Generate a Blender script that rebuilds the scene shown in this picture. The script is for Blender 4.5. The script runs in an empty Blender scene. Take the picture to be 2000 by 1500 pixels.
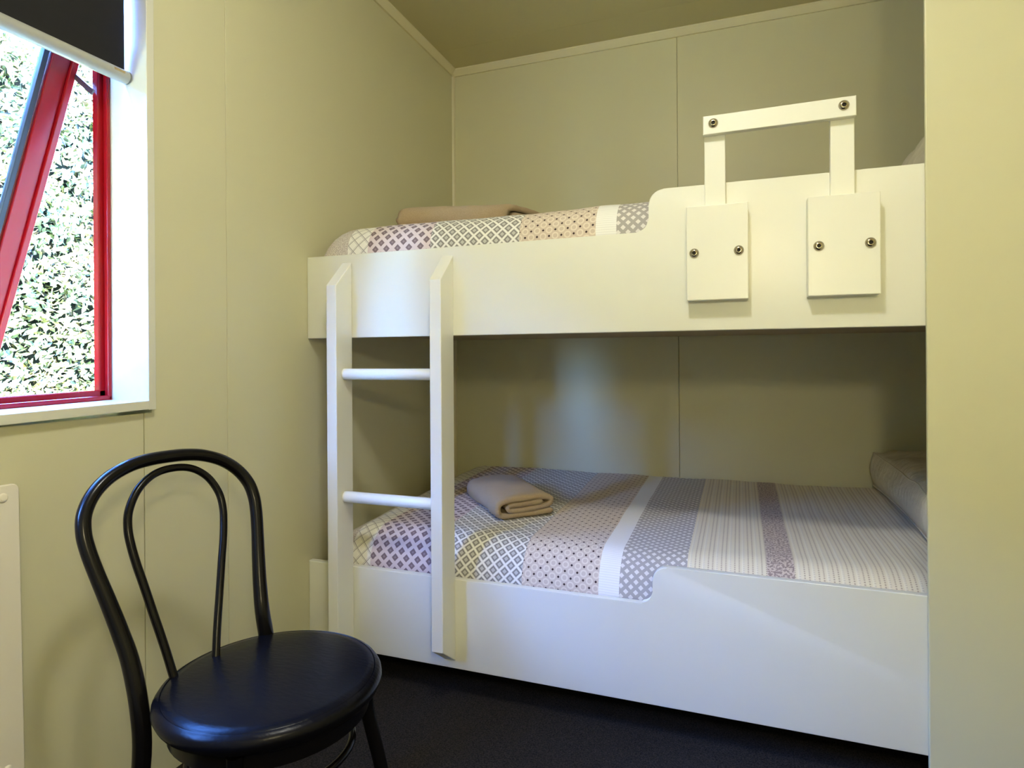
import bpy, bmesh, math, random
from mathutils import Vector, Matrix
from mathutils import noise as mnoise

scene = bpy.context.scene
COL = scene.collection
random.seed(7)

# ------------------------------------------------------------------ camera
# world: X runs along the bunks (left wall x = 0), Y into the room (bunk fronts y = 0), Z up
F_PX, HORIZON, YAW, ROLL = 1207.0, 699.0, math.radians(20.25), math.radians(-0.38)
cam_d = bpy.data.cameras.new('camera')
cam = bpy.data.objects.new('camera', cam_d)
COL.objects.link(cam)
cam_d.sensor_width = 36.0
cam_d.lens = F_PX / 2000.0 * 36.0
cam_d.shift_y = -(750.0 - HORIZON) / 2000.0
cam_d.clip_start = 0.05
cr, sr, cyw, syw = math.cos(ROLL), math.sin(ROLL), math.cos(YAW), math.sin(YAW)
fwd = Vector((-syw, cyw, 0))
rt0 = Vector((cyw, syw, 0))
right = rt0 * cr + Vector((0, 0, 1)) * sr
up = Vector((0, 0, 1)) * cr - rt0 * sr
cam.matrix_world = Matrix((
    (right.x, up.x, -fwd.x, 1.4212),
    (right.y, up.y, -fwd.y, -1.7819),
    (right.z, up.z, -fwd.z, 1.0899),
    (0, 0, 0, 1)))
scene.camera = cam

# ------------------------------------------------------------------ world, sun, exposure
SKY_STRENGTH = 31.0
SUN_STRENGTH = 170.0
LAMP_STRENGTH = 140.0
FILL_LAMP_STRENGTH = 170.0
world = bpy.data.worlds.new('sky')
scene.world = world
world.use_nodes = True
wn = world.node_tree.nodes
wl = world.node_tree.links
wn.clear()
w_out = wn.new('ShaderNodeOutputWorld')
w_bg = wn.new('ShaderNodeBackground')
w_sky = wn.new('ShaderNodeTexSky')
w_sky.sky_type = 'NISHITA'
w_sky.sun_disc = False
w_sky.sun_elevation = math.radians(46)
w_sky.sun_rotation = math.radians(150)
w_bg.inputs['Strength'].default_value = SKY_STRENGTH
w_tint = wn.new('ShaderNodeMix')
w_tint.data_type = 'RGBA'
w_tint.blend_type = 'MULTIPLY'
w_tint.inputs[0].default_value = 1.0
w_tint.inputs[7].default_value = (0.27, 0.50, 1.0, 1)
wl.new(w_sky.outputs[0], w_tint.inputs[6])
wl.new(w_tint.outputs[2], w_bg.inputs['Color'])
wl.new(w_bg.outputs[0], w_out.inputs['Surface'])

sun_d = bpy.data.lights.new('sun', 'SUN')
sun_d.energy = SUN_STRENGTH
sun_d.angle = math.radians(0.6)
sun_d.color = (1.0, 0.93, 0.70)
sun = bpy.data.objects.new('sun', sun_d)
COL.objects.link(sun)
sun.rotation_euler = Vector((-0.42, 0.56, -0.71)).to_track_quat('-Z', 'Y').to_euler()
sun.location = (3, -5, 8)

# sampling portal in the window opening (guides sky sampling, gives no light of its own)
port_d = bpy.data.lights.new('window_portal', 'AREA')
port_d.shape = 'RECTANGLE'
port_d.size, port_d.size_y = 1.25, 1.14
port_d.cycles.is_portal = True
port = bpy.data.objects.new('window_portal', port_d)
COL.objects.link(port)
port.matrix_world = Matrix(((0, 0, -1, -0.14), (1, 0, 0, -1.25), (0, -1, 0, 1.54), (0, 0, 0, 1)))

scene.view_settings.view_transform = 'Standard'
scene.view_settings.look = 'None'
scene.view_settings.gamma = 1.0
scene.view_settings.exposure = 0.08
scene.view_settings.use_curve_mapping = False
scene.cycles.use_denoising = True
scene.cycles.max_bounces = 10
scene.cycles.diffuse_bounces = 7
scene.cycles.sample_clamp_indirect = 0.0
scene.cycles.caustics_reflective = False
scene.cycles.caustics_refractive = False


# ------------------------------------------------------------------ material helpers
class Ex:
    """a scalar value in a node tree, with arithmetic"""
    def __init__(self, nt, sock):
        self.nt, self.s = nt, sock

    def _op(self, op, b=None, c=None):
        n = self.nt.nodes.new('ShaderNodeMath')
        n.operation = op
        for i, v in enumerate((self, b, c)):
            if v is None:
                continue
            if isinstance(v, Ex):
                self.nt.links.new(v.s, n.inputs[i])
            else:
                n.inputs[i].default_value = float(v)
        return Ex(self.nt, n.outputs[0])

    def __add__(self, b): return self._op('ADD', b)
    def __radd__(self, b): return self._op('ADD', b)
    def __sub__(self, b): return self._op('SUBTRACT', b)
    def __mul__(self, b): return self._op('MULTIPLY', b)
    def __rmul__(self, b): return self._op('MULTIPLY', b)
    def lt(self, b): return self._op('LESS_THAN', b)
    def gt(self, b): return self._op('GREATER_THAN', b)
    def fract(self): return self._op('FRACT')
    def abs(self): return self._op('ABSOLUTE')
    def max(self, b): return self._op('MAXIMUM', b)
    def min(self, b): return self._op('MINIMUM', b)
    def sin(self): return self._op('SINE')
    def sqrt(self): return self._op('SQRT')


def mixc(nt, fac, a, b):
    n = nt.nodes.new('ShaderNodeMix')
    n.data_type = 'RGBA'
    if isinstance(fac, Ex):
        nt.links.new(fac.s, n.inputs[0])
    else:
        n.inputs[0].default_value = fac
    for i, v in ((6, a), (7, b)):
        if isinstance(v, tuple):
            n.inputs[i].default_value = (*v[:3], 1)
        else:
            nt.links.new(v, n.inputs[i])
    return n.outputs[2]


def base_mat(name, rough=0.5, spec=0.5, metallic=0.0, coat=0.0):
    m = bpy.data.materials.new(name)
    m.use_nodes = True
    nt = m.node_tree
    b = nt.nodes['Principled BSDF']
    b.inputs['Roughness'].default_value = rough
    b.inputs['Specular IOR Level'].default_value = spec
    b.inputs['Metallic'].default_value = metallic
    b.inputs['Coat Weight'].default_value = coat
    return m, nt, b


def noise_node(nt, scale, detail=4.0, rough=0.5, coord='Object', vec_scale=None):
    tc = nt.nodes.new('ShaderNodeTexCoord')
    n = nt.nodes.new('ShaderNodeTexNoise')
    n.inputs['Scale'].default_value = scale
    n.inputs['Detail'].default_value = detail
    n.inputs['Roughness'].default_value = rough
    src = tc.outputs[coord]
    if vec_scale:
        mp = nt.nodes.new('ShaderNodeMapping')
        mp.inputs['Scale'].default_value = vec_scale
        nt.links.new(src, mp.inputs[0])
        src = mp.outputs[0]
    nt.links.new(src, n.inputs['Vector'])
    return n


def bump(nt, b, height_sock, strength, dist):
    n = nt.nodes.new('ShaderNodeBump')
    n.inputs['Strength'].default_value = strength
    n.inputs['Distance'].default_value = dist
    nt.links.new(height_sock, n.inputs['Height'])
    nt.links.new(n.outputs[0], b.inputs['Normal'])
    return n


def simple_mat(name, col, rough=0.5, spec=0.5, metallic=0.0, vary=0.05, nscale=6.0, bscale=None, bstr=0.1,
               bdist=0.001, coat=0.0, vec_scale=None):
    m, nt, b = base_mat(name, rough, spec, metallic, coat)
    n = noise_node(nt, nscale, vec_scale=vec_scale)
    dark = tuple(c * (1 - vary) for c in col)
    lite = tuple(min(1, c * (1 + vary)) for c in col)
    nt.links.new(mixc(nt, Ex(nt, n.outputs[0]), dark, lite), b.inputs['Base Color'])
    if bscale:
        n2 = noise_node(nt, bscale, vec_scale=vec_scale)
        bump(nt, b, n2.outputs[0], bstr, bdist)
    return m


MAT = {}
MAT['cream'] = simple_mat('cream_wall_paint', (0.60, 0.58, 0.405), 0.42, 0.4, vary=0.03, nscale=2.0, bscale=180, bstr=0.06, bdist=0.0006)
MAT['cream_trim'] = simple_mat('cream_trim_paint', (0.66, 0.62, 0.44), 0.4, 0.4, vary=0.03, nscale=5)
MAT['ceiling'] = simple_mat('ceiling_paint', (0.52, 0.48, 0.30), 0.6, 0.3, vary=0.03, nscale=2.0, bscale=120, bstr=0.05, bdist=0.0006)
MAT['white'] = simple_mat('white_gloss_paint', (0.76, 0.76, 0.70), 0.33, 0.5, vary=0.02, nscale=4, bscale=25, bstr=0.05, bdist=0.0012)
MAT['liner'] = simple_mat('white_liner_paint', (0.64, 0.64, 0.57), 0.4, 0.5, vary=0.02, nscale=4)
MAT['red'] = simple_mat('red_joinery_paint', (0.30, 0.004, 0.008), 0.25, 0.4, vary=0.08, nscale=9)
MAT['gasket'] = simple_mat('dark_rubber_gasket', (0.03, 0.035, 0.045), 0.4, 0.5, vary=0.1)
MAT['blind'] = simple_mat('charcoal_blind_fabric', (0.017, 0.017, 0.019), 0.85, 0.15, vary=0.12, nscale=30, bscale=900, bstr=0.2, bdist=0.0004)
MAT['bar'] = simple_mat('grey_white_bar', (0.36, 0.37, 0.35), 0.35, 0.5, vary=0.03)
MAT['end_cap'] = simple_mat('grey_end_cap', (0.16, 0.16, 0.15), 0.4, 0.4, vary=0.05)
MAT['sticker'] = simple_mat('tan_sticker', (0.36, 0.28, 0.15), 0.5, 0.4, vary=0.3, nscale=120)
MAT['heater'] = simple_mat('heater_white', (0.76, 0.72, 0.65), 0.45, 0.4, vary=0.02)
MAT['black_frame'] = simple_mat('black_lacquer', (0.004, 0.0035, 0.0035), 0.22, 0.22, vary=0.25, nscale=14, bscale=40, bstr=0.08, bdist=0.001)
MAT['vinyl'] = simple_mat('black_vinyl', (0.003, 0.003, 0.004), 0.27, 0.13, vary=0.2, nscale=10, bscale=55, bstr=0.22, bdist=0.0022, vec_scale=(1.0, 2.4, 1.0))
MAT['metal'] = simple_mat('nickel', (0.42, 0.37, 0.28), 0.22, 0.5, metallic=1.0, vary=0.1)
MAT['dark'] = simple_mat('dark_recess', (0.02, 0.017, 0.013), 0.6, 0.3, vary=0.1)
MAT['steel'] = simple_mat('stay_steel', (0.30, 0.30, 0.31), 0.35, 0.5, metallic=1.0, vary=0.1)
MAT['pillow'] = simple_mat('cream_pillowcase', (0.66, 0.60, 0.47), 0.75, 0.25, vary=0.04, nscale=5, bscale=16, bstr=0.55, bdist=0.012, vec_scale=(1.0, 3.0, 2.0))
MAT['pillow_grey'] = simple_mat('grey_white_pillowcase', (0.62, 0.58, 0.50), 0.75, 0.25, vary=0.35, nscale=14, bscale=16, bstr=0.5, bdist=0.012)
MAT['piping'] = simple_mat('dark_piping', (0.05, 0.035, 0.03), 0.6, 0.3, vary=0.1)
MAT['ground'] = simple_mat('grass_ground', (0.30, 0.30, 0.16), 0.9, 0.1, vary=0.4, nscale=20)
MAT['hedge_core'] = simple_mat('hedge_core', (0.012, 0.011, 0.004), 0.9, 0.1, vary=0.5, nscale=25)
MAT['ply'] = simple_mat('bunk_base_ply', (0.45, 0.36, 0.22), 0.6, 0.3, vary=0.1, nscale=8)


def mat_carpet():
    m, nt, b = base_mat('dark_carpet', 0.95, 0.1)
    n = noise_node(nt, 240, 3, 0.7)
    n2 = noise_node(nt, 18, 3, 0.6)
    r = nt.nodes.new('ShaderNodeValToRGB')
    r.color_ramp.elements[0].position, r.color_ramp.elements[0].color = 0.36, (0.006, 0.005, 0.005, 1)
    r.color_ramp.elements[1].position, r.color_ramp.elements[1].color = 0.72, (0.05, 0.043, 0.037, 1)
    nt.links.new(n.outputs[0], r.inputs[0])
    c = mixc(nt, Ex(nt, n2.outputs[0]) * 0.35, r.outputs[0], (0.02, 0.018, 0.018))
    nt.links.new(c, b.inputs['Base Color'])
    bump(nt, b, n.outputs[0], 0.8, 0.006)
    return m


def mat_towel():
    m, nt, b = base_mat('tan_terry', 0.95, 0.1)
    n = noise_node(nt, 320, 4, 0.75)
    n2 = noise_node(nt, 22, 3, 0.6)
    c = mixc(nt, Ex(nt, n.outputs[0]), (0.33, 0.22, 0.115), (0.70, 0.54, 0.34))
    c = mixc(nt, Ex(nt, n2.outputs[0]) * 0.3, c, (0.42, 0.30, 0.18))
    nt.links.new(c, b.inputs['Base Color'])
    b.inputs['Sheen Weight'].default_value = 0.3
    bump(nt, b, n.outputs[0], 0.9, 0.006)
    return m


def mat_leaf():
    m, nt, b = base_mat('hedge_leaf', 0.45, 0.5)
    at = nt.nodes.new('ShaderNodeAttribute')
    at.attribute_name = 'tint'
    r = nt.nodes.new('ShaderNodeValToRGB')
    e = r.color_ramp.elements
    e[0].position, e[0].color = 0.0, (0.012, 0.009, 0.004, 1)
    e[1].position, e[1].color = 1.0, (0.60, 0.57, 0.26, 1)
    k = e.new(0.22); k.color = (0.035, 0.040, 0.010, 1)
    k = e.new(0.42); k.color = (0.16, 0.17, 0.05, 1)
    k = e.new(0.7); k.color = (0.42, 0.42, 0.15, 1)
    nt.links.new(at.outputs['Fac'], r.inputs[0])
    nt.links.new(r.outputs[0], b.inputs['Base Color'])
    return m


def mat_glass():
    m = bpy.data.materials.new('window_glass')
    m.use_nodes = True
    nt = m.node_tree
    nt.nodes.clear()
    o = nt.nodes.new('ShaderNodeOutputMaterial')
    mx = nt.nodes.new('ShaderNodeMixShader')
    t = nt.nodes.new('ShaderNodeBsdfTransparent')
    t.inputs[0].default_value = (0.93, 0.95, 0.95, 1)
    g = nt.nodes.new('ShaderNodeBsdfGlossy')
    g.inputs['Roughness'].default_value = 0.02
    fr = nt.nodes.new('ShaderNodeFresnel')
    fr.inputs[0].default_value = 1.5
    nt.links.new(fr.outputs[0], mx.inputs[0])
    nt.links.new(t.outputs[0], mx.inputs[1])
    nt.links.new(g.outputs[0], mx.inputs[2])
    nt.links.new(mx.outputs[0], o.inputs['Surface'])
    return m


def mat_emit(name, col, strength):
    m, nt, b = base_mat(name, 0.5)
    b.inputs['Base Color'].default_value = (0.9, 0.9, 0.88, 1)
    b.inputs['Emission Color'].default_value = (*col, 1)
    b.inputs['Emission Strength'].default_value = strength
    return m


def mat_quilt():
    """striped quilt: ten woven bands across the bed, each with its own small pattern (uv in metres)"""
    m, nt, b = base_mat('patterned_quilt', 0.85, 0.15)
    uvn = nt.nodes.new('ShaderNodeUVMap')
    uvn.uv_map = 'UVMap'
    sep = nt.nodes.new('ShaderNodeSeparateXYZ')
    nt.links.new(uvn.outputs[0], sep.inputs[0])
    u, v = Ex(nt, sep.outputs[0]), Ex(nt, sep.outputs[1])
    p = (u + v) * 0.70711
    q = (u - v) * 0.70711

    def cell(P, off=0.0):
        a = ((p * (1 / P)) + (50 + off)).fract() - 0.5
        c = ((q * (1 / P)) + (50 + off)).fract() - 0.5
        return a, c

    # 1 grey weave
    n1 = noise_node(nt, 260, 3, 0.7, 'UV')
    c1 = mixc(nt, Ex(nt, n1.outputs[0]).gt(0.5), (0.42, 0.37, 0.35), (0.66, 0.61, 0.58))
    # 2 white with thin diagonal check
    a, c = cell(0.030)
    ln = (a.abs().lt(0.045)).max(c.abs().lt(0.045))
    a2, c2_ = cell(0.030, 0.14)
    ln2 = (a2.abs().lt(0.03)).max(c2_.abs().lt(0.03)) * 0.6
    c2 = mixc(nt, ln.max(ln2), (0.80, 0.78, 0.74), (0.36, 0.34, 0.35))
    # 3 mauve with dark diamonds
    a, c = cell(0.0305)
    mx = a.abs().max(c.abs())
    dia = mx.lt(0.30)
    core = mx.lt(0.10)
    c3 = mixc(nt, dia, (0.66, 0.56, 0.57), (0.20, 0.145, 0.165))
    c3 = mixc(nt, core * 0.5, c3, (0.42, 0.34, 0.36))
    # 4 grey lattice with white lines
    a, c = cell(0.0275)
    mx = a.abs().max(c.abs())
    line = mx.gt(0.40)
    ring = mx.gt(0.19) * mx.lt(0.34)
    c4 = mixc(nt, ring, (0.50, 0.49, 0.48), (0.235, 0.225, 0.225))
    c4 = mixc(nt, line, c4, (0.80, 0.79, 0.77))
    # 5 beige with rings and dark dots
    a, c = cell(0.0275)
    d = (a * a + c * c).sqrt()
    rg = d.gt(0.24) * d.lt(0.40)
    c5 = mixc(nt, rg, (0.57, 0.48, 0.41), (0.70, 0.62, 0.54))
    a, c = cell(0.0275, 0.5)
    d = (a * a + c * c).sqrt()
    c5 = mixc(nt, d.lt(0.125), c5, (0.055, 0.035, 0.04))
    # 6 pale band with faint cross threads
    t6 = ((v * 140.0).fract() - 0.5).abs().lt(0.14) * 0.5
    c6 = mixc(nt, t6, (0.80, 0.80, 0.80), (0.62, 0.61, 0.62))
    # 7 grey with pale lozenges
    a, c = cell(0.0205)
    mx = a.abs().max(c.abs())
    c7 = mixc(nt, mx.lt(0.27), (0.38, 0.36, 0.36), (0.70, 0.68, 0.67))
    # 8 / 10 cream ribs
    rib = ((u * 83.0).fract() - 0.5).abs()
    dash = ((v * 150.0) + ((u * 83.0)._op('FLOOR')) * 0.5).fract()
    ribm = rib.lt(0.17) * (dash.lt(0.62))
    c8 = mixc(nt, ribm, (0.72, 0.66, 0.52), (0.46, 0.39, 0.31))
    rib2 = ((u * 27.7).fract() - 0.5).abs().lt(0.10)
    c8 = mixc(nt, rib2 * 0.5, c8, (0.82, 0.79, 0.68))
    # 9 brown speckle
    n9 = noise_node(nt, 150, 1, 0.5, 'UV')
    c9 = mixc(nt, Ex(nt, n9.outputs[0]).gt(0.5), (0.30, 0.235, 0.22), (0.58, 0.49, 0.43))
    out = c1
    for edge, col in ((0.147, c2), (0.228, c3), (0.468, c4), (0.778, c5), (1.02, c6), (1.082, c7), (1.273, c8),
                      (1.489, c9), (1.559, c8)):
        out = mixc(nt, u.gt(edge), out, col)
    nt.links.new(out, b.inputs['Base Color'])
    b.inputs['Sheen Weight'].default_value = 0.1
    n = noise_node(nt, 500, 2, 0.6, 'UV')
    nn = noise_node(nt, 9, 3, 0.5, 'UV')
    h = Ex(nt, n.outputs[0]) * 0.12 + Ex(nt, nn.outputs[0])
    bump(nt, b, h.s, 0.35, 0.006)
    return m


MAT['carpet'] = mat_carpet()
MAT['towel'] = mat_towel()
MAT['leaf'] = mat_leaf()
MAT['glass'] = mat_glass()
MAT['quilt'] = mat_quilt()
MAT['lamp_glow'] = mat_emit('ceiling_lamp_diffuser', (1.0, 0.99, 0.90), LAMP_STRENGTH)
MAT['fill_lamp_glow'] = mat_emit('fill_lamp_emission', (1.0, 0.86, 0.50), FILL_LAMP_STRENGTH)

# ------------------------------------------------------------------ object helpers
WLOC = {}


def finish(o, parent, origin):
    COL.objects.link(o)
    WLOC[o.name] = Vector(origin)
    if parent is not None:
        o.parent = parent
        o.location = Vector(origin) - WLOC[parent.name]
    else:
        o.location = origin
    return o


def empty(name, loc, parent=None):
    o = bpy.data.objects.new(name, None)
    o.empty_display_size = 0.1
    return finish(o, parent, loc)


def tag(o, label=None, cat=None, group=None, kind=None):
    if label: o['label'] = label
    if cat: o['category'] = cat
    if group: o['group'] = group
    if kind: o['kind'] = kind
    return o


def mesh_obj(name, bm, mat, parent=None, smooth=False, origin=None, sharp=15.0):
    if origin is None:
        vs = [v.co for v in bm.verts]
        mn = [min(c[i] for c in vs) for i in range(3)]
        mx = [max(c[i] for c in vs) for i in range(3)]
        origin = Vector(((mn[0] + mx[0]) / 2, (mn[1] + mx[1]) / 2, mn[2]))
    origin = Vector(origin)
    for v in bm.verts:
        v.co -= origin
    bmesh.ops.recalc_face_normals(bm, faces=bm.faces)
    me = bpy.data.meshes.new(name)
    bm.to_mesh(me)
    bm.free()
    me.materials.append(MAT[mat] if isinstance(mat, str) else mat)
    if smooth:
        for p in me.polygons:
            p.use_smooth = True
    if smooth == 'auto':
        me.set_sharp_from_angle(angle=math.radians(sharp))
    o = bpy.data.objects.new(name, me)
    return finish(o, parent, origin)


def bm_box(bm, x0, x1, y0, y1, z0, z1, bevel=0.0, seg=2):
    vs = [bm.verts.new((x, y, z)) for x in (x0, x1) for y in (y0, y1) for z in (z0, z1)]
    fs = [bm.faces.new([vs[i] for i in f]) for f in
          ((0, 1, 3, 2), (4, 6, 7, 5), (0, 4, 5, 1), (2, 3, 7, 6), (0, 2, 6, 4), (1, 5, 7, 3))]
    if bevel > 0:
        es = list({e for f in fs for e in f.edges})
        bmesh.ops.bevel(bm, geom=es, offset=bevel, segments=seg, affect='EDGES', profile=0.5)
    return vs


def box(name, x0, x1, y0, y1, z0, z1, mat, parent=None, bevel=0.0, seg=2):
    bm = bmesh.new()
    bm_box(bm, x0, x1, y0, y1, z0, z1, bevel, seg)
    return mesh_obj(name, bm, mat, parent, smooth='auto' if bevel else False)


def bm_prism(bm, poly, axis, a0, a1, bevel=0.0, seg=2):
    """poly: 2-d points in the plane normal to axis ('x': (y,z), 'y': (x,z), 'z': (x,y))"""
    def P(p, a):
        return {'x': (a, p[0], p[1]), 'y': (p[0], a, p[1]), 'z': (p[0], p[1], a)}[axis]
    A = [bm.verts.new(P(p, a0)) for p in poly]
    B = [bm.verts.new(P(p, a1)) for p in poly]
    n = len(poly)
    fs = [bm.faces.new(A), bm.faces.new(B[::-1])]
    for i in range(n):
        j = (i + 1) % n
        fs.append(bm.faces.new((A[i], B[i], B[j], A[j])))
    if bevel > 0:
        es = list({e for f in fs[:2] for e in f.edges})
        bmesh.ops.bevel(bm, geom=es, offset=bevel, segments=seg, affect='EDGES', profile=0.5)


def prism(name, poly, axis, a0, a1, mat, parent=None, bevel=0.0, seg=2):
    bm = bmesh.new()
    bm_prism(bm, poly, axis, a0, a1, bevel, seg)
    return mesh_obj(name, bm, mat, parent, smooth='auto')


def catmull(pts, n=6):
    pts = [Vector(p) for p in pts]
    out = []
    for i in range(len(pts) - 1):
        p0 = pts[max(i - 1, 0)]; p1 = pts[i]; p2 = pts[i + 1]; p3 = pts[min(i + 2, len(pts) - 1)]
        for k in range(n):
            t = k / n
            out.append(0.5 * ((2 * p1) + (p2 - p0) * t + (2 * p0 - 5 * p1 + 4 * p2 - p3) * t * t
                              + (3 * p1 - p0 - 3 * p2 + p3) * t ** 3))
    out.append(pts[-1])
    return out


def bm_tube(bm, path, rad, seg=12, closed=False):
    path = [Vector(p) for p in path]
    n = len(path)
    R = rad if callable(rad) else (lambda i: rad)
    rings = []
    ref = None
    for i in range(n):
        if closed:
            t = (path[(i + 1) % n] - path[i - 1]).normalized()
        else:
            t = (path[min(i + 1, n - 1)] - path[max(i - 1, 0)]).normalized()
        if ref is None:
            ref = Vector((0, 0, 1)) if abs(t.z) < 0.9 else Vector((1, 0, 0))
        ref = (ref - t * ref.dot(t)).normalized()
        bi = t.cross(ref)
        rings.append([bm.verts.new(path[i] + (ref * math.cos(2 * math.pi * k / seg) + bi * math.sin(2 * math.pi * k / seg)) * R(i))
                      for k in range(seg)])
    for i in range(n if closed else n - 1):
        a, b = rings[i], rings[(i + 1) % n]
        for k in range(seg):
            bm.faces.new((a[k], a[(k + 1) % seg], b[(k + 1) % seg], b[k]))
    if not closed:
        bm.faces.new(rings[0][::-1])
        bm.faces.new(rings[-1])


def tube(name, path, rad, mat, parent=None, seg=12, closed=False):
    bm = bmesh.new()
    bm_tube(bm, path, rad, seg, closed)
    return mesh_obj(name, bm, mat, parent, smooth='auto', sharp=50)


def bm_lathe(bm, prof, centre, axis='z', seg=32):
    """prof: (radius, height) from one pole or rim to the other"""
    c = Vector(centre)

    def P(r, h, a):
        x, y = r * math.cos(a), r * math.sin(a)
        return c + {'z': Vector((x, y, h)), 'y': Vector((x, h, y)), 'x': Vector((h, x, y))}[axis]
    rings = []
    for r, h in prof:
        if r < 1e-6:
            rings.append([bm.verts.new(P(0, h, 0))])
        else:
            rings.append([bm.verts.new(P(r, h, 2 * math.pi * k / seg)) for k in range(seg)])
    for a, b in zip(rings, rings[1:]):
        for k in range(seg):
            j = (k + 1) % seg
            if len(a) == 1 and len(b) == 1:
                continue
            if len(a) == 1:
                bm.faces.new((a[0], b[k], b[j]))
            elif len(b) == 1:
                bm.faces.new((a[k], a[j], b[0]))
            else:
                bm.faces.new((a[k], a[j], b[j], b[k]))


def lathe(name, prof, centre, mat, parent=None, axis='z', seg=32):
    bm = bmesh.new()
    bm_lathe(bm, prof, centre, axis, seg)
    return mesh_obj(name, bm, mat, parent, smooth='auto', sharp=50)


# ------------------------------------------------------------------ the room
L_IN, D_IN, H_IN = 1.85, 1.19, 2.61      # clear width of the bunk opening, back wall, ceiling
ALC = 2.45                               # right-hand wall of the room and inner end of the bunk alcove
Y_BACK = -2.75                           # wall behind the camera
G = 0.0012                               # half a panel joint
WY0, WY1 = -1.90, -0.611                 # window opening (outside of the liners)
WZ0, WZ1 = 0.955, 2.16
PT = 0.010                               # lining sheet thickness

floor = box('floor', -0.13, ALC + 0.12, Y_BACK - 0.1, D_IN + 0.12, -0.08, 0.0, 'carpet')
tag(floor, kind='structure')

ceiling = empty('ceiling', (1.1, -0.7, H_IN))
tag(ceiling, kind='structure')
box('ceiling_slab', -0.13, ALC + 0.12, Y_BACK - 0.1, D_IN + 0.12, H_IN + 0.012, H_IN + 0.14, 'ceiling', ceiling)
for a, b_ in ((Y_BACK, -1.425), (-1.425, -0.225), (-0.225, 0.973), (0.973, D_IN)):
    box('ceiling_panel', 0, ALC, a + G * 0.6, b_ - G * 0.6, H_IN, H_IN + 0.012, 'ceiling', ceiling)

wall_left = empty('wall_left', (0, -0.7, 0))
tag(wall_left, kind='structure')
bm = bmesh.new()
bm_box(bm, -0.13, -PT, Y_BACK - 0.1, D_IN + 0.12, 0, WZ0)
bm_box(bm, -0.13, -PT, Y_BACK - 0.1, D_IN + 0.12, WZ1, H_IN)
bm_box(bm, -0.13, -PT, WY1, D_IN + 0.12, WZ0, WZ1)
bm_box(bm, -0.13, -PT, Y_BACK - 0.1, WY0, WZ0, WZ1)
mesh_obj('wall_core', bm, 'cream', wall_left)
JY = -0.633                              # joint under the window edge
prism('wall_panel', [(JY + G, 0), (-0.360 - G, 0), (-0.360 - G, H_IN), (JY + G, H_IN), (JY + G, WZ1), (WY1, WZ1), (WY1, WZ0), (JY + G, WZ0)],
      'x', -PT, 0, 'cream', wall_left)
box('wall_panel', -PT, 0, -0.360 + G, D_IN, 0, H_IN, 'cream', wall_left, 0.0008, 1)
box('wall_panel', -PT, 0, WY0, JY - G, 0, WZ0, 'cream', wall_left, 0.0008, 1)
box('wall_panel', -PT, 0, WY0, JY - G, WZ1, H_IN, 'cream', wall_left, 0.0008, 1)
box('wall_panel', -PT, 0, Y_BACK, WY0 - G, 0, H_IN, 'cream', wall_left, 0.0008, 1)

wall_back = empty('wall_back', (1.1, D_IN, 0))
tag(wall_back, kind='structure')
box('wall_core', -0.13, ALC + 0.12, D_IN + PT, D_IN + 0.12, 0, H_IN, 'cream', wall_back)
box('wall_panel', 0, 1.154 - G, D_IN, D_IN + PT, 0, H_IN, 'cream', wall_back, 0.0008, 1)
box('wall_panel', 1.154 + G, ALC, D_IN, D_IN + PT, 0, H_IN, 'cream', wall_back, 0.0008, 1)

wall_right = box('wall_right', ALC, ALC + 0.12, Y_BACK - 0.1, D_IN, 0, H_IN, 'cream')
tag(wall_right, kind='structure')
# partition that closes the bunk alcove beyond the opening, a little proud of the bunk fronts
wall_partition = box('wall_partition', L_IN, ALC, -0.012, -0.0004, 0, H_IN, 'cream', None, 0.003, 2)
tag(wall_partition, kind='structure')
wall_rear = box('wall_rear', 0, ALC, Y_BACK - 0.1, Y_BACK, 0, H_IN, 'cream')
tag(wall_rear, kind='structure')

# cover strips: left wall / ceiling, back wall / ceiling, corner of left and back wall
tag(prism('trim_1', [(0, H_IN), (0.030, H_IN), (0.030, H_IN - 0.006), (0.009, H_IN - 0.030), (0, H_IN - 0.030)], 'y', Y_BACK, D_IN - 0.030,
          'cream_trim', None, 0.0015, 1), kind='structure')
tag(prism('trim_2', [(D_IN, H_IN), (D_IN - 0.030, H_IN), (D_IN - 0.030, H_IN - 0.006), (D_IN - 0.009, H_IN - 0.032), (D_IN, H_IN - 0.032)], 'x', 0.0, ALC,
          'cream_trim', None, 0.0015, 1), kind='structure')
tag(prism('trim_3', [(0, D_IN), (0.014, D_IN), (0.010, D_IN - 0.010), (0, D_IN - 0.014)], 'z', 0, H_IN - 0.032, 'cream_trim', None, 0.001, 1),
    kind='structure')

# ------------------------------------------------------------------ window
TIL = 0.018                              # the sill runs slightly out of level


def dz(y):
    return TIL * (y - JY) + 0.0


window = empty('window_1', (-0.06, -1.25, WZ0))
tag(window, kind='structure')
LX0, LX1 = -0.132, 0.017                 # liner depth; stands a little proud of the wall
yr = JY                                  # room face of the right-hand liner
yl = WY0 + 0.022
zt = WZ1 - 0.022
box('window_liner', LX0, LX1, yr, WY1 - 0.0005, WZ0 + 0.009, WZ1, 'liner', window, 0.0015, 2)
box('window_liner', LX0, LX1, WY0, yl, WZ0 - 0.02, WZ1, 'liner', window, 0.0015, 2)
box('window_liner', LX0, LX1, yl, yr, zt, WZ1, 'liner', window, 0.0015, 2)
prism('window_sill', [(yl, 0.966 + dz(yl)), (yr, 0.966), (yr, 0.988), (yl, 0.988 + dz(yl))], 'x', LX0, LX1 + 0.003, 'liner', window, 0.0015, 2)
zs = 0.988
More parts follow.
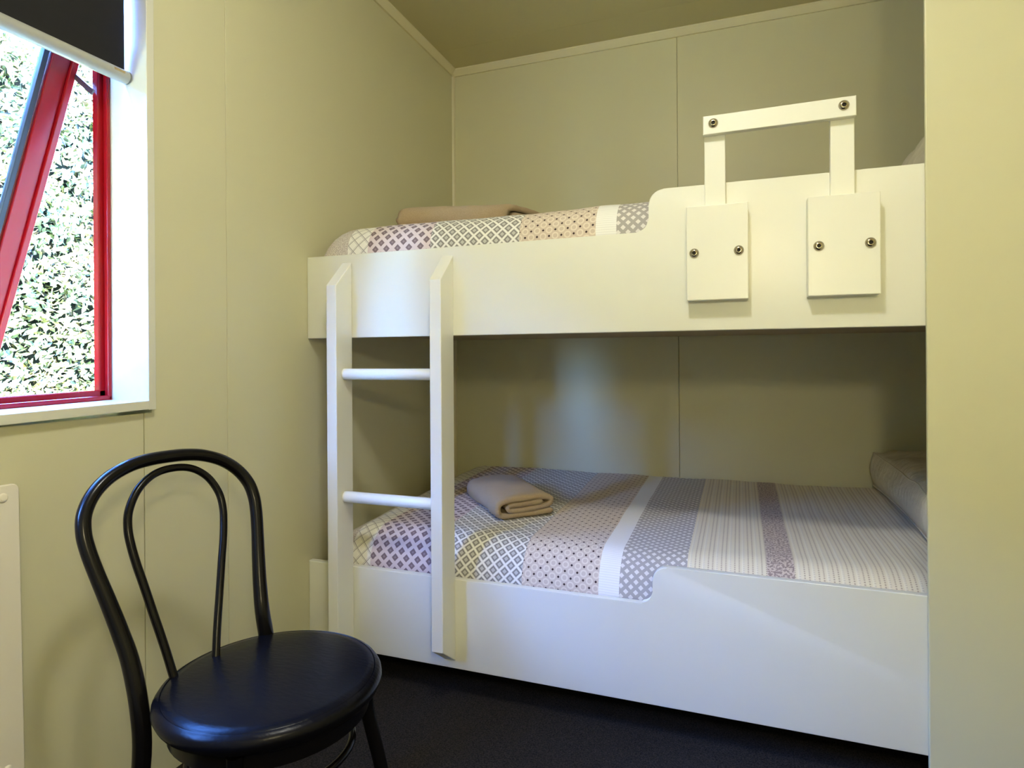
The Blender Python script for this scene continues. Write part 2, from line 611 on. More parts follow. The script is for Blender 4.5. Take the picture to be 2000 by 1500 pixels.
# red fixed frame just inside the outer edge of the opening: jambs, head and sill, each with a raised bead
FX0, FX1 = -0.148, -0.112
for (ya, yb, yc) in ((yr, yr - 0.023, yr - 0.010), (yl, yl + 0.023, yl + 0.010)):
    bm = bmesh.new()
    bm_box(bm, FX0, FX1 - 0.016, min(ya, yb), max(ya, yb), zs - 0.03, zt, 0.002, 1)
    bm_box(bm, FX1 - 0.016, FX1, min(ya, yc), max(ya, yc), zs - 0.02, zt, 0.003, 2)
    mesh_obj('window_frame', bm, 'red', window, 'auto')
bm = bmesh.new()
bm_prism(bm, [(yl, zs + dz(yl) - 0.02), (yr, zs - 0.02), (yr, zs + 0.026), (yl, zs + dz(yl) + 0.026)], 'x', FX0, FX1 - 0.016, 0.002, 1)
bm_prism(bm, [(yl, zs + dz(yl)), (yr, zs), (yr, zs + 0.012), (yl, zs + dz(yl) + 0.012)], 'x', FX1 - 0.016, FX1, 0.003, 2)
mesh_obj('window_frame', bm, 'red', window, 'auto')
bm = bmesh.new()
bm_box(bm, FX0, FX1 - 0.016, yl, yr, zt - 0.036, zt, 0.002, 1)
bm_box(bm, FX1 - 0.016, FX1, yl, yr, zt - 0.014, zt, 0.003, 2)
mesh_obj('window_frame', bm, 'red', window, 'auto')

YM = -1.26                              # mullion between the two sashes
bm = bmesh.new()
bm_box(bm, FX0, FX1 - 0.016, YM - 0.036, YM + 0.036, zs - 0.03, zt - 0.036, 0.002, 1)
bm_box(bm, FX1 - 0.016, FX1, YM - 0.014, YM + 0.014, zs - 0.0, zt - 0.014, 0.003, 2)
mesh_obj('window_mullion', bm, 'red', window, 'auto')

# awning sash swung outwards about its top edge; built in its own frame, then tilted
SA = math.radians(23.6)
S_PIV = Vector((-0.128, 0, 1.945))       # top inner edge of the open sash
S_LEN = 1.02


def sash_pt(out, y, down):
    """out: distance outside the sash's room face; down: along the sash from its top"""
    d = Vector((-math.sin(SA), 0, -math.cos(SA)))
    o = Vector((-math.cos(SA), 0, math.sin(SA)))
    return S_PIV + d * down + o * out + Vector((0, y, 0))


def sash_member(name, boxes, mat, parent):
    bm = bmesh.new()
    for (o0, o1, y0, y1, d0, d1, bev) in boxes:
        vs = bm_box(bm, o0, o1, y0, y1, d0, d1, bev, 1)
    for v in bm.verts:
        v.co = sash_pt(*v.co)
    return mesh_obj(name, bm, mat, parent, 'auto')


def build_sash(ya, yb):
    sash = empty('sash', (-0.3, (ya + yb) / 2, 1.0), window)
    for (y_out, s) in ((ya, -1), (yb, 1)):
        def rng(a, b_):
            p_, q_ = y_out + s * a, y_out + s * b_
            return min(p_, q_), max(p_, q_)
        r1 = rng(0.0, 0.016); r2 = rng(0.016, 0.060); r3 = rng(0.0, 0.066); r5 = rng(0.066, 0.078)
        sash_member('sash_stile', [(0.000, 0.030, r1[0], r1[1], 0, S_LEN, 0.0015), (0.008, 0.030, r2[0], r2[1], 0, S_LEN, 0.0015),
                                   (0.030, 0.044, r3[0], r3[1], 0, S_LEN, 0.0015)], 'red', sash)
        sash_member('gasket', [(0.012, 0.030, r5[0], r5[1], 0.06, S_LEN - 0.06, 0.001)], 'gasket', sash)
    for d0, d1 in ((0.0, 0.06), (S_LEN - 0.06, S_LEN)):
        sash_member('sash_rail', [(0.004, 0.044, yb + 0.06, ya - 0.06, d0, d1, 0.0015)], 'red', sash)
    sash_member('glass_pane', [(0.020, 0.024, yb + 0.062, ya - 0.062, 0.05, S_LEN - 0.05, 0)], 'glass', sash)


build_sash(yr - 0.040, YM + 0.040)
build_sash(YM - 0.040, yl + 0.040)
bm = bmesh.new()
pA, pB = Vector((-0.196, -0.676, 1.834)), Vector((-0.128, -0.668, 1.776))
dirv = (pB - pA).normalized()
side = Vector((0, 1, 0))
nrm = dirv.cross(side)
vv = []
for p_ in (pA, pB):
    for a in (-1, 1):
        for c_ in (-1, 1):
            vv.append(bm.verts.new(p_ + nrm * (0.007 * a) + side * (0.002 * c_)))
for f in ((0, 1, 3, 2), (4, 6, 7, 5), (0, 4, 5, 1), (2, 3, 7, 6), (0, 2, 6, 4), (1, 5, 7, 3)):
    bm.faces.new([vv[i] for i in f])
mesh_obj('stay_arm', bm, 'steel', window)

# roller blind inside the reveal
blind = tag(empty('roller_blind', (-0.045, -1.25, 1.79)),
            'charcoal roller blind with pale bottom bar, pulled part way down the window', 'blind')
BY1, BY0 = -0.6455, yl + 0.014
bm = bmesh.new()
bm_box(bm, -0.0464, -0.0450, BY0, BY1, 1.815, 2.09)
mesh_obj('blind_fabric', bm, 'blind', blind)
bar = lathe('bottom_bar', [(0.0, BY0 - 0.006), (0.0165, BY0 - 0.006), (0.0165, BY1 + 0.005), (0.0, BY1 + 0.005)], (-0.0457, 0, 1.812), 'bar', blind, 'y', 20)
lathe('end_cap', [(0.0, BY1 + 0.0052), (0.0168, BY1 + 0.0052), (0.0168, BY1 + 0.0085), (0.014, BY1 + 0.0095), (0.0, BY1 + 0.0095)], (-0.0457, 0, 1.812), 'end_cap', bar, 'y', 20)
box('sticker', -0.0298, -0.0288, BY1 - 0.038, BY1 - 0.010, 1.813, 1.819, 'sticker', bar)
lathe('roller_tube', [(0.0, BY0 - 0.008), (0.024, BY0 - 0.008), (0.024, BY1 + 0.008), (0.0, BY1 + 0.008)], (-0.0457, 0, 2.108), 'blind', blind, 'y', 20)

# ------------------------------------------------------------------ outside: hedge and ground
ground = tag(box('ground', -9, -0.14, -12, 9, -0.45, -0.35, 'ground'), kind='structure')


def hedge_bulge(y, z, sd):
    return 0.16 * mnoise.noise((sd, y * 1.4, z * 1.4)) + 0.08 * mnoise.noise((5 + sd, y * 4.0, z * 4.0))


def make_hedge(label, place, L0, L1, ztop, n_leaf, dense, sd):
    """clipped hedge along a line: place(out, along, z) -> world; out = distance in front of the hedge face"""
    root = tag(empty('hedge', place(-0.5, (L0 + L1) / 2, -0.35)), label, 'hedge')
    nl, nz = int((L1 - L0) * 6), 24

    def P(o, t, z):                                   # uneven clipped top
        return place(o, t, z * (1 + 0.11 * mnoise.noise((sd + 3, t * 0.9, 0)) + 0.04 * mnoise.noise((sd + 8, t * 3.1, 0))))

    def rnd(z):
        return max(0, (z - (ztop - 0.5)) / 0.5) ** 2 * 0.25
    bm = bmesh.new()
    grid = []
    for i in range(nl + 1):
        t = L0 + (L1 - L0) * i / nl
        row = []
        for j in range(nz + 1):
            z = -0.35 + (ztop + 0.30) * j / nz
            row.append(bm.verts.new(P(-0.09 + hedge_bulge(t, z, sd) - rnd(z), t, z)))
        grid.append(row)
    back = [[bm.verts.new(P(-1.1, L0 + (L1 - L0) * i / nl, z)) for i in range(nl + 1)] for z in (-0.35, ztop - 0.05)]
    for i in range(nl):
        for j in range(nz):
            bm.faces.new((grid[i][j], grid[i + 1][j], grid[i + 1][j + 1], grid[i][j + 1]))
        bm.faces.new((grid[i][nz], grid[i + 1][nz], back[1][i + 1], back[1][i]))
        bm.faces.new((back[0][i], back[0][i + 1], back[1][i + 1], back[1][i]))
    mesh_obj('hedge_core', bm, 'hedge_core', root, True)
    rg = random.Random(3 + int(sd))
    vs, fs, tint = [], [], []
    for k in range(n_leaf):
        t = rg.uniform(*dense) if dense and k < n_leaf * 0.4 else rg.uniform(L0, L1)
        z = rg.uniform(-0.2, ztop)
        c = Vector(P(hedge_bulge(t, z, sd) - rnd(z) + rg.uniform(-0.10, 0.05), t, z))
        ln, wd = rg.uniform(0.020, 0.036), rg.uniform(0.009, 0.015)
        a = Vector((rg.gauss(0.5, 0.5), rg.gauss(0, 0.8), rg.gauss(0.25, 0.7))).normalized()
        w_ = a.cross(Vector((rg.gauss(0, 1), rg.gauss(0, 1), rg.gauss(0, 1)))).normalized()
        n_ = a.cross(w_)
        i0 = len(vs)
        vs += [c - a * ln, c - w_ * wd + n_ * 0.003, c + a * ln, c + w_ * wd + n_ * 0.003]
        fs += [(i0, i0 + 1, i0 + 2), (i0, i0 + 2, i0 + 3)]
        tint += [min(1, max(0, rg.gauss(0.55, 0.28)))] * 4
    org = Vector(P(0, (L0 + L1) / 2, 0))
    me = bpy.data.meshes.new('foliage')
    me.from_pydata([tuple(v - org) for v in vs], [], fs)
    at = me.attributes.new('tint', 'FLOAT', 'POINT')
    at.data.foreach_set('value', tint)
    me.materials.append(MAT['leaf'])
    fol = finish(bpy.data.objects.new('foliage', me), root, org)
    fol['kind'] = 'stuff'
    return root


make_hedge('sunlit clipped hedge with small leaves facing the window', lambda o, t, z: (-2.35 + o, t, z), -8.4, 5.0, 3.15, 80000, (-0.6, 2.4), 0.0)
make_hedge('unseen hedge added across the far end of the path to block low sky light', lambda o, t, z: (t, -8.4 + o, z), -2.0, 2.5, 3.1, 9000, None, 20.0)  # added out of view to cut off low sky light along the path

# ------------------------------------------------------------------ lamps
lamp = tag(empty('ceiling_lamp', (1.22, -1.22, H_IN)), 'round white ceiling lamp above the middle of the room', 'lamp')
lathe('lamp_body', [(0.0, 0.0), (0.125, 0.0), (0.125, -0.018), (0.118, -0.026), (0.0, -0.026)], (1.22, -1.22, H_IN), 'liner', lamp, 'z', 40)
lathe('lamp_diffuser', [(0.0, -0.027), (0.105, -0.027), (0.108, -0.060), (0.098, -0.085), (0.070, -0.100), (0.0, -0.107)], (1.22, -1.22, H_IN), 'lamp_glow', lamp, 'z', 40)

FLX, FLY, FLZ = 1.64, -2.00, 1.50  # warm fill light added behind the camera; its globe and stand are invented
fill_root = tag(empty('fill_lamp', (FLX, FLY, 0)), 'added fill lamp with a small warm globe on a stand, unseen behind the camera', 'lamp')
lathe('fill_lamp_base', [(0.0, 0.0), (0.12, 0.0), (0.12, 0.012), (0.10, 0.020), (0.012, 0.026), (0.0, 0.026)], (FLX, FLY, 0), 'black_frame', fill_root, 'z', 32)
lathe('fill_lamp_pole', [(0.0, 0.0262), (0.010, 0.0262), (0.010, FLZ - 0.085), (0.026, FLZ - 0.080), (0.026, FLZ - 0.0685), (0.0, FLZ - 0.0685)], (FLX, FLY, 0), 'black_frame', fill_root, 'z', 16)
lathe('fill_lamp_globe', [(0.067 * math.sin(math.pi * k / 10), FLZ - 0.067 * math.cos(math.pi * k / 10)) for k in range(11)], (FLX, FLY, 0), 'fill_lamp_glow', fill_root, 'z', 20)


# ------------------------------------------------------------------ bunks
def board_profile(z0, zlow, zhigh, xs, xr):
    pts = [(0.0012, z0), (xr, z0), (xr, zhigh)]
    R1, R2 = 0.042, 0.032
    # convex shoulder, then concave foot of the step
    for k in range(9):
        a = math.pi / 2 + (math.pi / 2) * k / 8
        pts.append((xs + R1 + R1 * math.cos(a), zhigh - R1 + R1 * math.sin(a)))
    for k in range(9):
        a = 0 - (math.pi / 2) * k / 8
        pts.append((xs - R2 + R2 * math.cos(a), zlow + R2 + R2 * math.sin(a)))
    pts.append((0.0012, zlow))
    return pts


BT = 0.024
BX1 = 2.34                               # head end of both bunks
upper = tag(empty('upper_bunk', (1.1, 0.5, 1.162)), 'white painted upper bunk with a stepped front board and guard rail', 'bunk bed')
lower = tag(empty('lower_bunk', (1.1, 0.5, 0.10)), 'white painted lower bunk with a stepped front board close above the carpet', 'bunk bed')
prism('front_board', board_profile(1.162, 1.446, 1.564, 1.180, BX1), 'y', 0.0005, BT, 'white', upper, 0.003, 3)
prism('front_board', board_profile(0.101, 0.386, 0.496, 1.184, BX1), 'y', 0.0005, BT, 'white', lower, 0.003, 3)
box('bunk_base', 0.002, BX1, BT + 0.001, D_IN - 0.002, 1.185, 1.215, 'ply', upper)
box('bunk_base', 0.002, BX1, BT + 0.001, D_IN - 0.002, 0.20, 0.23, 'ply', lower)
for x in (0.5, 1.2, 1.9):
    box('bunk_bearer', x, x + 0.045, 0.30, 1.05, 0.0, 0.20, 'ply', lower)

# guard rail on the upper bunk: two uprights, a crossbar and two clamping blocks
UPR = ((1.3335, 1.3875), (1.6405, 1.6955))
T1 = 0.020
for x0, x1 in UPR:
    box('guard_upright', x0, x1, -T1, -0.0002, 1.30, 1.737, 'white', upper, 0.002, 2)
cross = prism('guard_crossbar', [(1.3315, 1.6865), (1.697, 1.6885), (1.697, 1.7385), (1.3315, 1.7365)], 'y', -T1 - 0.021, -T1 - 0.0003, 'white', upper, 0.002, 2)


def bolt(x, y, z, parent):
    bm = bmesh.new()
    bm_lathe(bm, [(0.0052, -0.0062), (0.0078, -0.0062), (0.0088, -0.0052), (0.0125, -0.002), (0.0125, 0.0), (0.0, 0.0)], (x, y - 0.0002, z), 'y', 24)
    nf = len(bm.faces)
    bm_lathe(bm, [(0.0052, -0.0062), (0.0045, -0.0025), (0.0, -0.0025)], (x, y - 0.0002, z), 'y', 6)
    b_ = mesh_obj('bolt', bm, 'metal', parent, 'auto', sharp=50)
    b_.data.materials.append(MAT['dark'])
    for p in b_.data.polygons:
        if p.index >= nf:
            p.material_index = 1
    return b_


BLOCKS = ((1.2865, 1.4435, 1.242, 1.497, UPR[0], ((1.3068, 1.3695), (1.4201, 1.3703))),
          (1.5855, 1.7480, 1.242, 1.495, UPR[1], ((1.6104, 1.3681), (1.7257, 1.3690))))
for x0, x1, z0, z1, (u0, u1), bolts in BLOCKS:
    bm = bmesh.new()
    bm_box(bm, x0, x1, -0.042, -T1 - 0.0004, z0, z1, 0.002, 2)
    bm_box(bm, x0 + 0.0005, u0 - 0.0006, -T1 - 0.0006, -0.0002, z0 + 0.0005, z1 - 0.0005)
    bm_box(bm, u1 + 0.0006, x1 - 0.0005, -T1 - 0.0006, -0.0002, z0 + 0.0005, z1 - 0.0005)
    bm_box(bm, u0 - 0.0006, u1 + 0.0006, -T1 - 0.0006, -0.0002, z0 + 0.0005, 1.2995)
    blk = mesh_obj('guard_block', bm, 'white', upper, 'auto')
    for bx_, bz_ in bolts:
        bolt(bx_, -0.042, bz_, blk)
for bx_, bz_ in ((1.3578, 1.7148), (1.6691, 1.7168)):
    bolt(bx_, -T1 - 0.021, bz_, cross)

# ladder
ladder = tag(empty('ladder', (0.36, -0.045, 0.126)), 'white painted wooden ladder with two round rungs hung on the bunk fronts', 'ladder')
for x0, x1 in ((0.1475, 0.1860), (0.5270, 0.5665)):
    prism('ladder_rail', [(-0.0895, 0.190), (-0.0005, 0.127), (-0.0005, 1.417), (-0.0895, 1.331)], 'x', x0, x1, 'white', ladder, 0.0025, 2)
for z in (1.0395, 0.632):
    bm = bmesh.new()
    bm_tube(bm, [(0.1862, -0.045, z), (0.5268, -0.045, z)], 0.0185, 20)
    mesh_obj('rung', bm, 'white', ladder, 'auto', sharp=50)


# ------------------------------------------------------------------ bedding
def bedding(name, x0, x1, y0, y1, zbot, ztop_f, rise, rf, rb, rx, seed):
    """quilt over a mattress: rounded edges front, back and foot; uv follows the cloth in metres"""
    def path(lo, hi, r0, r1, skirt, n_flat):
        out = []                                     # (pos, drop, arc length)
        s = 0.0
        for k in range(5):
            out.append((lo, r0 + skirt * (1 - k / 5)))
        for k in range(9):
            a = (math.pi / 2) * k / 8
            out.append((lo + r0 - r0 * math.cos(a), r0 - r0 * math.sin(a)))
        for k in range(1, n_flat):
            out.append((lo + r0 + (hi - lo - r0 - r1) * k / n_flat, 0.0))
        for k in range(9):
            a = (math.pi / 2) * (1 - k / 8)
            out.append((hi - r1 + r1 * math.cos(a), r1 - r1 * math.sin(a)))
        for k in range(1, 6):
            out.append((hi, r1 + skirt * k / 5))
        arc = [0.0]
        for a, b_ in zip(out, out[1:]):
            arc.append(arc[-1] + math.hypot(b_[0] - a[0], b_[1] - a[1]))
        k0 = 13
        off = out[k0][0] - arc[k0]
        return [(p_[0], p_[1], a + off) for p_, a in zip(out, arc)]
    sk = 0.26
    PX = path(x0, x1, rx, 0.06, sk, 90)
    PY = path(y0, y1, rf, rb, sk, 52)
    bm = bmesh.new()
    uvl = bm.loops.layers.uv.new('UVMap')
    V = []
    for (x, dx, su) in PX:
        row = []
        for (y, dy, sv) in PY:
            drop = math.hypot(dx, dy) if (dx < rx + 1e-6 and dy < max(rf, rb) + 1e-6) else max(dx, dy) + 0.0
            z = ztop_f + rise * (y - y0) - drop
            w = 0.0
            flat = 1.0 if drop < 0.02 else 0.6
            w += 0.010 * mnoise.noise((x * 2.6 + seed, y * 2.6, 0.3)) * flat
            w += 0.004 * mnoise.noise((x * 9 + seed, y * 9, 1.7)) * flat
            z = max(zbot, z + w)
            oy = 0.004 * mnoise.noise((x * 5 + seed, z * 8, 4.0)) if dy > 0.03 else 0.0
            row.append((bm.verts.new((x, y + oy, z)), su, sv))
        V.append(row)
    for i in range(len(V) - 1):
        for j in range(len(V[0]) - 1):
            q_ = (V[i][j], V[i + 1][j], V[i + 1][j + 1], V[i][j + 1])
            f_ = bm.faces.new([t_[0] for t_ in q_])
            for lp, t_ in zip(f_.loops, q_):
                lp[uvl].uv = (t_[1], t_[2])
    return bm


def quilt(label, args):
    return tag(mesh_obj('quilt', bedding('quilt', *args), 'quilt', None, True), label, 'quilt', 'patterned quilts on the bunks')


quilt('striped patterned quilt spread over the lower bunk mattress', (0.035, BX1 - 0.03, BT + 0.012, D_IN - 0.012, 0.232, 0.503, 0.028, 0.115, 0.03, 0.16, 1.0))
quilt('striped patterned quilt spread over the upper bunk mattress behind the stepped board',
      (0.035, BX1 - 0.03, BT + 0.008, D_IN - 0.012, 1.217, 1.560, 0.0, 0.10, 0.05, 0.13, 6.0))


def towel(label, origin, wdir, ldir, length, width, seed, th=0.019, slope=0.0):
    """a bath towel folded in four: one thick ribbon folded on itself, seen at its end"""
    w = Vector((wdir[0], wdir[1], 0)).normalized()
    l = Vector((ldir[0], ldir[1], 0)).normalized()
    W = width
    h = th
    # centre line of the ribbon in the (across, up) plane
    cl = [(W * 0.97, h * 0.5), (W * 0.5, h * 0.48), (W * 0.10, h * 0.5), (W * 0.02, h * 1.2), (W * 0.015, h * 2.2), (W * 0.09, h * 3.25),
          (W * 0.35, h * 3.62), (W * 0.7, h * 3.62), (W * 0.92, h * 3.3), (W * 0.985, h * 2.5), (W * 0.92, h * 1.75), (W * 0.7, h * 1.5),
          (W * 0.40, h * 1.42), (W * 0.27, h * 1.5), (W * 0.21, h * 1.95), (W * 0.27, h * 2.42), (W * 0.45, h * 2.52), (W * 0.80, h * 2.6)]
    pts = catmull([Vector((a, b_, 0)) for a, b_ in cl], 5)
    n = len(pts)
    left, rightp = [], []
    for i in range(n):
        t = (pts[min(i + 1, n - 1)] - pts[max(i - 1, 0)]).normalized()
        nn = Vector((-t.y, t.x, 0)) * (h * 0.46)
        left.append(pts[i] + nn)
        rightp.append(pts[i] - nn)
    loop = left + [pts[-1] + (pts[-1] - pts[-2]).normalized() * h * 0.4] + rightp[::-1] + [pts[0] + (pts[0] - pts[1]).normalized() * h * 0.4]
    m = len(loop)
    o = Vector(origin)
    bm = bmesh.new()
    secs = []
    NS = 26
    for s in range(NS + 1):
        f = s / NS
        # ends are soft: a slight inward roll
        e = min(f, 1 - f)
        sh = 1.0 - 0.05 * max(0, 1 - e / 0.05) ** 2
        row = []
        for k, p_ in enumerate(loop):
            jw = 0.0035 * mnoise.noise((p_.x * 30 + seed, p_.y * 40, f * 9)) + 0.005 * mnoise.noise((f * 3 + seed, p_.x * 6, 2.0))
            jl = 0.006 * mnoise.noise((p_.x * 25, p_.y * 60 + seed, 7.0))
            pos = o + w * (p_.x + jw) + l * (f * length + jl * (1 if e < 0.02 else 0)) + Vector((0, 0, max(0.0, p_.y * sh + jw * 0.8)))
            pos.z += slope * (pos.y - o.y)
            row.append(bm.verts.new(pos))
        secs.append(row)
    for a, b_ in zip(secs, secs[1:]):
        for k in range(m):
            j = (k + 1) % m
            bm.faces.new((a[k], a[j], b_[j], b_[k]))
    # end caps as quad strips between the two sides of the ribbon
    for sec in (secs[0], secs[-1]):
        L_, T_, R_, B_ = sec[:n], sec[n], sec[n + 1:2 * n + 1][::-1], sec[2 * n + 1]
        for i in range(n - 1):
            bm.faces.new((L_[i], L_[i + 1], R_[i + 1], R_[i]))
        bm.faces.new((L_[-1], T_, R_[-1]))
        bm.faces.new((L_[0], R_[0], B_))
    return tag(mesh_obj('towel', bm, 'towel', None, True), label, 'towel', 'folded tan towels')


towel('folded tan terry towel lying on the lower bunk quilt', (0.612, 0.250, 0.516), (0.744, 0.669), (-0.65, 0.76), 0.37, 0.215, 0.0, 0.019, 0.028)
towel('folded tan terry towel on the upper bunk quilt, seen just over its edge', (0.215, 0.26, 1.571), (0.30, 0.95), (0.97, 0.22), 0.41, 0.26, 5.0, 0.0245)


def pillow(label, centre, half, e, dome, rot, mat, seed):
    """boxed pillow: half = half extents, e = half height of the side band, dome = extra height in the middle"""
    root = tag(empty('pillow', centre), label, 'pillow')
    M_ = Matrix.Translation(Vector(centre)) @ rot.to_matrix().to_4x4()
    n = 40

    def pt(a, b_, sgn):
        pin = 1 - 0.07 * (1 - a * a) * abs(b_) ** 3
        pin2 = 1 - 0.07 * (1 - b_ * b_) * abs(a) ** 3
        hgt = (max(0, 1 - abs(a) ** 2.4) ** 0.6) * (max(0, 1 - abs(b_) ** 2.4) ** 0.6)
        ed = max(abs(a), abs(b_))
        wr = 0.010 * mnoise.noise((a * 2.0 + seed, b_ * 9.0, sgn * 3.0)) * ed + 0.010 * mnoise.noise((a * 3 + seed, b_ * 3, sgn))
        lift = 0.012 * mnoise.noise((a * 2.5, b_ * 2.5, seed))
        return Vector((half[0] * a * pin2, half[1] * b_ * pin, (e + dome * hgt + wr * min(1, hgt * 2) + lift) if sgn > 0 else -e))
    ring = [(i, 0) for i in range(n)] + [(n, j) for j in range(n)] + [(i, n) for i in range(n, 0, -1)] + [(0, j) for j in range(n, 0, -1)]
    bm = bmesh.new()
    V = {}
    for s_ in (1, -1):
        for i in range(n + 1):
            for j in range(n + 1):
                V[(s_, i, j)] = bm.verts.new(M_ @ pt(-1 + 2 * i / n, -1 + 2 * j / n, s_))
        for i in range(n):
            for j in range(n):
                bm.faces.new((V[(s_, i, j)], V[(s_, i + 1, j)], V[(s_, i + 1, j + 1)], V[(s_, i, j + 1)]))
    # side band bulges slightly outwards
    prev = [V[(1, i, j)] for i, j in ring]
    for k in range(1, 6):
        f = k / 6
        cur = []
        for i, j in ring:
            a, b_ = -1 + 2 * i / n, -1 + 2 * j / n
            p_ = pt(a, b_, 1).lerp(pt(a, b_, -1), f)
            bul = 0.016 * math.sin(math.pi * f) + 0.006 * mnoise.noise((a * 6 + seed, b_ * 6, f * 3))
            d = Vector((a if i in (0, n) else 0, b_ if j in (0, n) else 0, 0)).normalized()
            cur.append(bm.verts.new(M_ @ (p_ + d * bul)))
        for q_ in range(len(ring)):
            r_ = (q_ + 1) % len(ring)
            bm.faces.new((prev[q_], prev[r_], cur[r_], cur[q_]))
        prev = cur
    last = [V[(-1, i, j)] for i, j in ring]
    for q_ in range(len(ring)):
        r_ = (q_ + 1) % len(ring)
        bm.faces.new((prev[q_], prev[r_], last[r_], last[q_]))
    mesh_obj('pillowcase', bm, mat, root, True, sharp=60)
    for s_ in (1, -1):
        tube('seam', [M_ @ pt(-1 + 2 * i / n, -1 + 2 * j / n, s_) for i, j in ring], 0.003, mat, root, 6, True)
    return root


from mathutils import Euler
pillow('plump boxed cream pillow at the head of the lower bunk', (2.140, 0.775, 0.606), (0.195, 0.375, 0), 0.066, 0.045,
       Euler((math.radians(1.6), 0, math.radians(1))), 'pillow', 2.0)
pillow('crumpled grey white pillow propped at the head of the upper bunk', (2.075, 0.55, 1.752), (0.20, 0.33, 0), 0.035, 0.055,
       Euler((0, math.radians(-50), math.radians(3))), 'pillow_grey', 9.0)

# ------------------------------------------------------------------ panel heater
hx, hy, hz = 0.030, -0.942, 0.840
heater = tag(empty('panel_heater', (0.02, -1.24, 0.22)), 'flat white panel heater screwed to the wall under the window', 'heater')
bm = bmesh.new()
RC = 0.012
poly = []
for (cy_, cz_, a0) in ((hy - RC, hz - RC, 0), (hy - 0.60 + RC, hz - RC, 90), (hy - 0.594 + RC, hz - 0.60 + RC, 180), (hy + 0.008 - RC, hz - 0.60 + RC, 270)):
    for k in range(5):
        a = math.radians(a0 + 90 * k / 4)
        poly.append((cy_ + RC * math.cos(a), cz_ + RC * math.sin(a)))
bm_prism(bm, poly, 'x', hx - 0.010, hx, 0.002, 2)
mesh_obj('heater_panel', bm, 'heater', heater, 'auto')
for (sy, sz) in ((hy - 0.030, hz - 0.025), (hy - 0.57, hz - 0.025), (hy - 0.025, hz - 0.575), (hy - 0.565, hz - 0.575)):
    lathe('screw_cap', [(0.0, 0.0035), (0.005, 0.0035), (0.0052, 0.0028), (0.0068, 0.0028), (0.0092, 0.0015), (0.0098, 0.0002)], (hx, sy, sz), 'heater', heater, 'x', 20)
    lathe('spacer', [(0.0, 0.0), (0.008, 0.0), (0.008, hx - 0.0102), (0.0, hx - 0.0102)], (0.0, sy, sz), 'heater', heater, 'x', 14)

# ------------------------------------------------------------------ chair
CX, CY = 0.549, -0.798
PHI, TILT = math.radians(-12.5), math.radians(20)
cf = Vector((math.cos(PHI), math.sin(PHI), 0))           # facing
cs = Vector((-math.sin(PHI), math.cos(PHI), 0))          # across
cu = -cf * math.sin(TILT) + Vector((0, 0, 1)) * math.cos(TILT)
P0 = Vector((0.545, -0.80, 0.46)) - cf * 0.155
chair = tag(empty('chair', (CX, CY, 0)), 'black bentwood cafe chair with a round padded vinyl seat beside the window wall', 'chair')


def bk(s, h, out=0.0):
    return P0 + cs * s + cu * h + cf * out


OM = -0.036
half_w = [(0.06, 0.1415), (0.12, 0.150), (0.18, 0.161), (0.24, 0.173), (0.285, 0.1805), (0.32, 0.1825), (0.355, 0.176), (0.390, 0.155),
          (0.418, 0.122), (0.436, 0.080), (0.443, 0.040)]
outer = [bk(OM - w_, h) for h, w_ in half_w] + [bk(OM, 0.4445)] + [bk(OM + w_, h) for h, w_ in half_w[::-1]]
left_leg = [(0.345, -0.962, 0.0), (0.358, -0.950, 0.2), (0.366, -0.938, 0.35), (0.357, -0.936, 0.44)]
right_leg = [(0.404, -0.653, 0.44), (0.396, -0.646, 0.35), (0.382, -0.632, 0.2), (0.366, -0.618, 0.0)]
path = catmull([Vector(p_) for p_ in left_leg] + outer + [Vector(p_) for p_ in right_leg], 6)
nP = len(path)


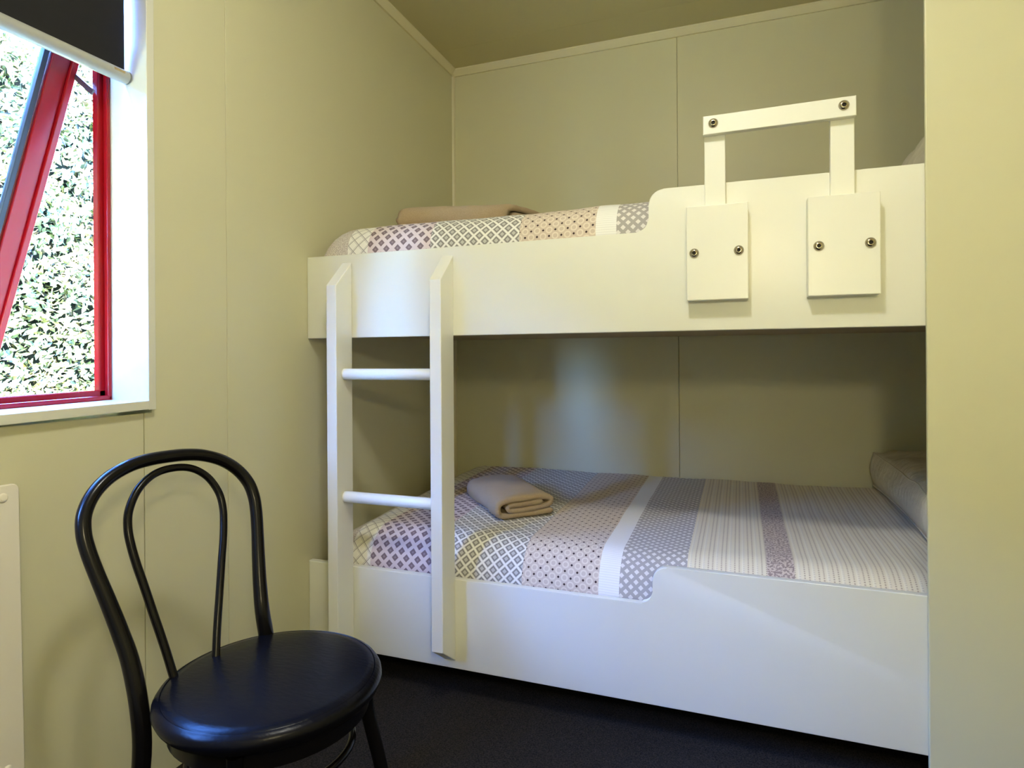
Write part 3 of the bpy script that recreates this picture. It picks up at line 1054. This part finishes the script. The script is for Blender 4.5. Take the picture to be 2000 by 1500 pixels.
def orad(i):
    z = path[i].z
    return 0.0138 + 0.0026 * max(0.0, min(1.0, (0.68 - z) / 0.2)) - 0.003 * max(0, (0.35 - z) / 0.35)


tube('back_hoop', path, orad, 'black_frame', chair, 16)
inner_hw = [(-0.02, 0.0395), (0.02, 0.0467), (0.056, 0.0535), (0.092, 0.0611), (0.128, 0.0691), (0.164, 0.0768), (0.20, 0.0846), (0.235, 0.0925), (0.271, 0.0990),
            (0.307, 0.1025), (0.343, 0.0980), (0.379, 0.0800), (0.402, 0.056), (0.414, 0.030)]


def im(h):
    return -0.063 + 0.034 * h / 0.42


inn = [bk(im(h) - w_, h) for h, w_ in inner_hw] + [bk(im(0.4175), 0.4175)] + [bk(im(h) + w_, h) for h, w_ in inner_hw[::-1]]
tube('inner_hoop', catmull(inn, 5), 0.0082, 'black_frame', chair, 12)
SR = 0.211
seat = lathe('seat', [(0.0, 0.425), (0.172, 0.425), (0.196, 0.428), (0.206, 0.435), (SR, 0.446), (SR - 0.001, 0.455), (0.205, 0.4625), (0.198, 0.4660),
                      (0.1965, 0.4645), (0.195, 0.4663), (0.178, 0.4700), (0.12, 0.4735), (0.06, 0.4750), (0.0, 0.4755)], (CX, CY, 0), 'vinyl', chair, 'z', 72)
lathe('seat_ring', [(0.170, 0.4248), (0.186, 0.4248), (0.186, 0.395), (0.170, 0.395), (0.170, 0.4248)], (CX, CY, 0), 'black_frame', chair, 'z', 56)
for s in (1, -1):
    top = Vector((CX, CY, 0)) + cf * 0.105 + cs * (0.150 * s)
    bot = Vector((CX, CY, 0)) + cf * 0.150 + cs * (0.185 * s)
    tube('front_leg', catmull([(bot.x, bot.y, 0.0), tuple((bot * 0.6 + top * 0.4) + Vector((0, 0, 0.2))), (top.x, top.y, 0.36), (top.x, top.y, 0.4246)], 6),
         lambda i: 0.0125 + 0.00018 * i, 'black_frame', chair, 14)
tube('leg_ring', [(CX + 0.152 * math.cos(a * math.pi / 24), CY + 0.152 * math.sin(a * math.pi / 24), 0.325) for a in range(48)], 0.0075, 'black_frame', chair, 10, True)
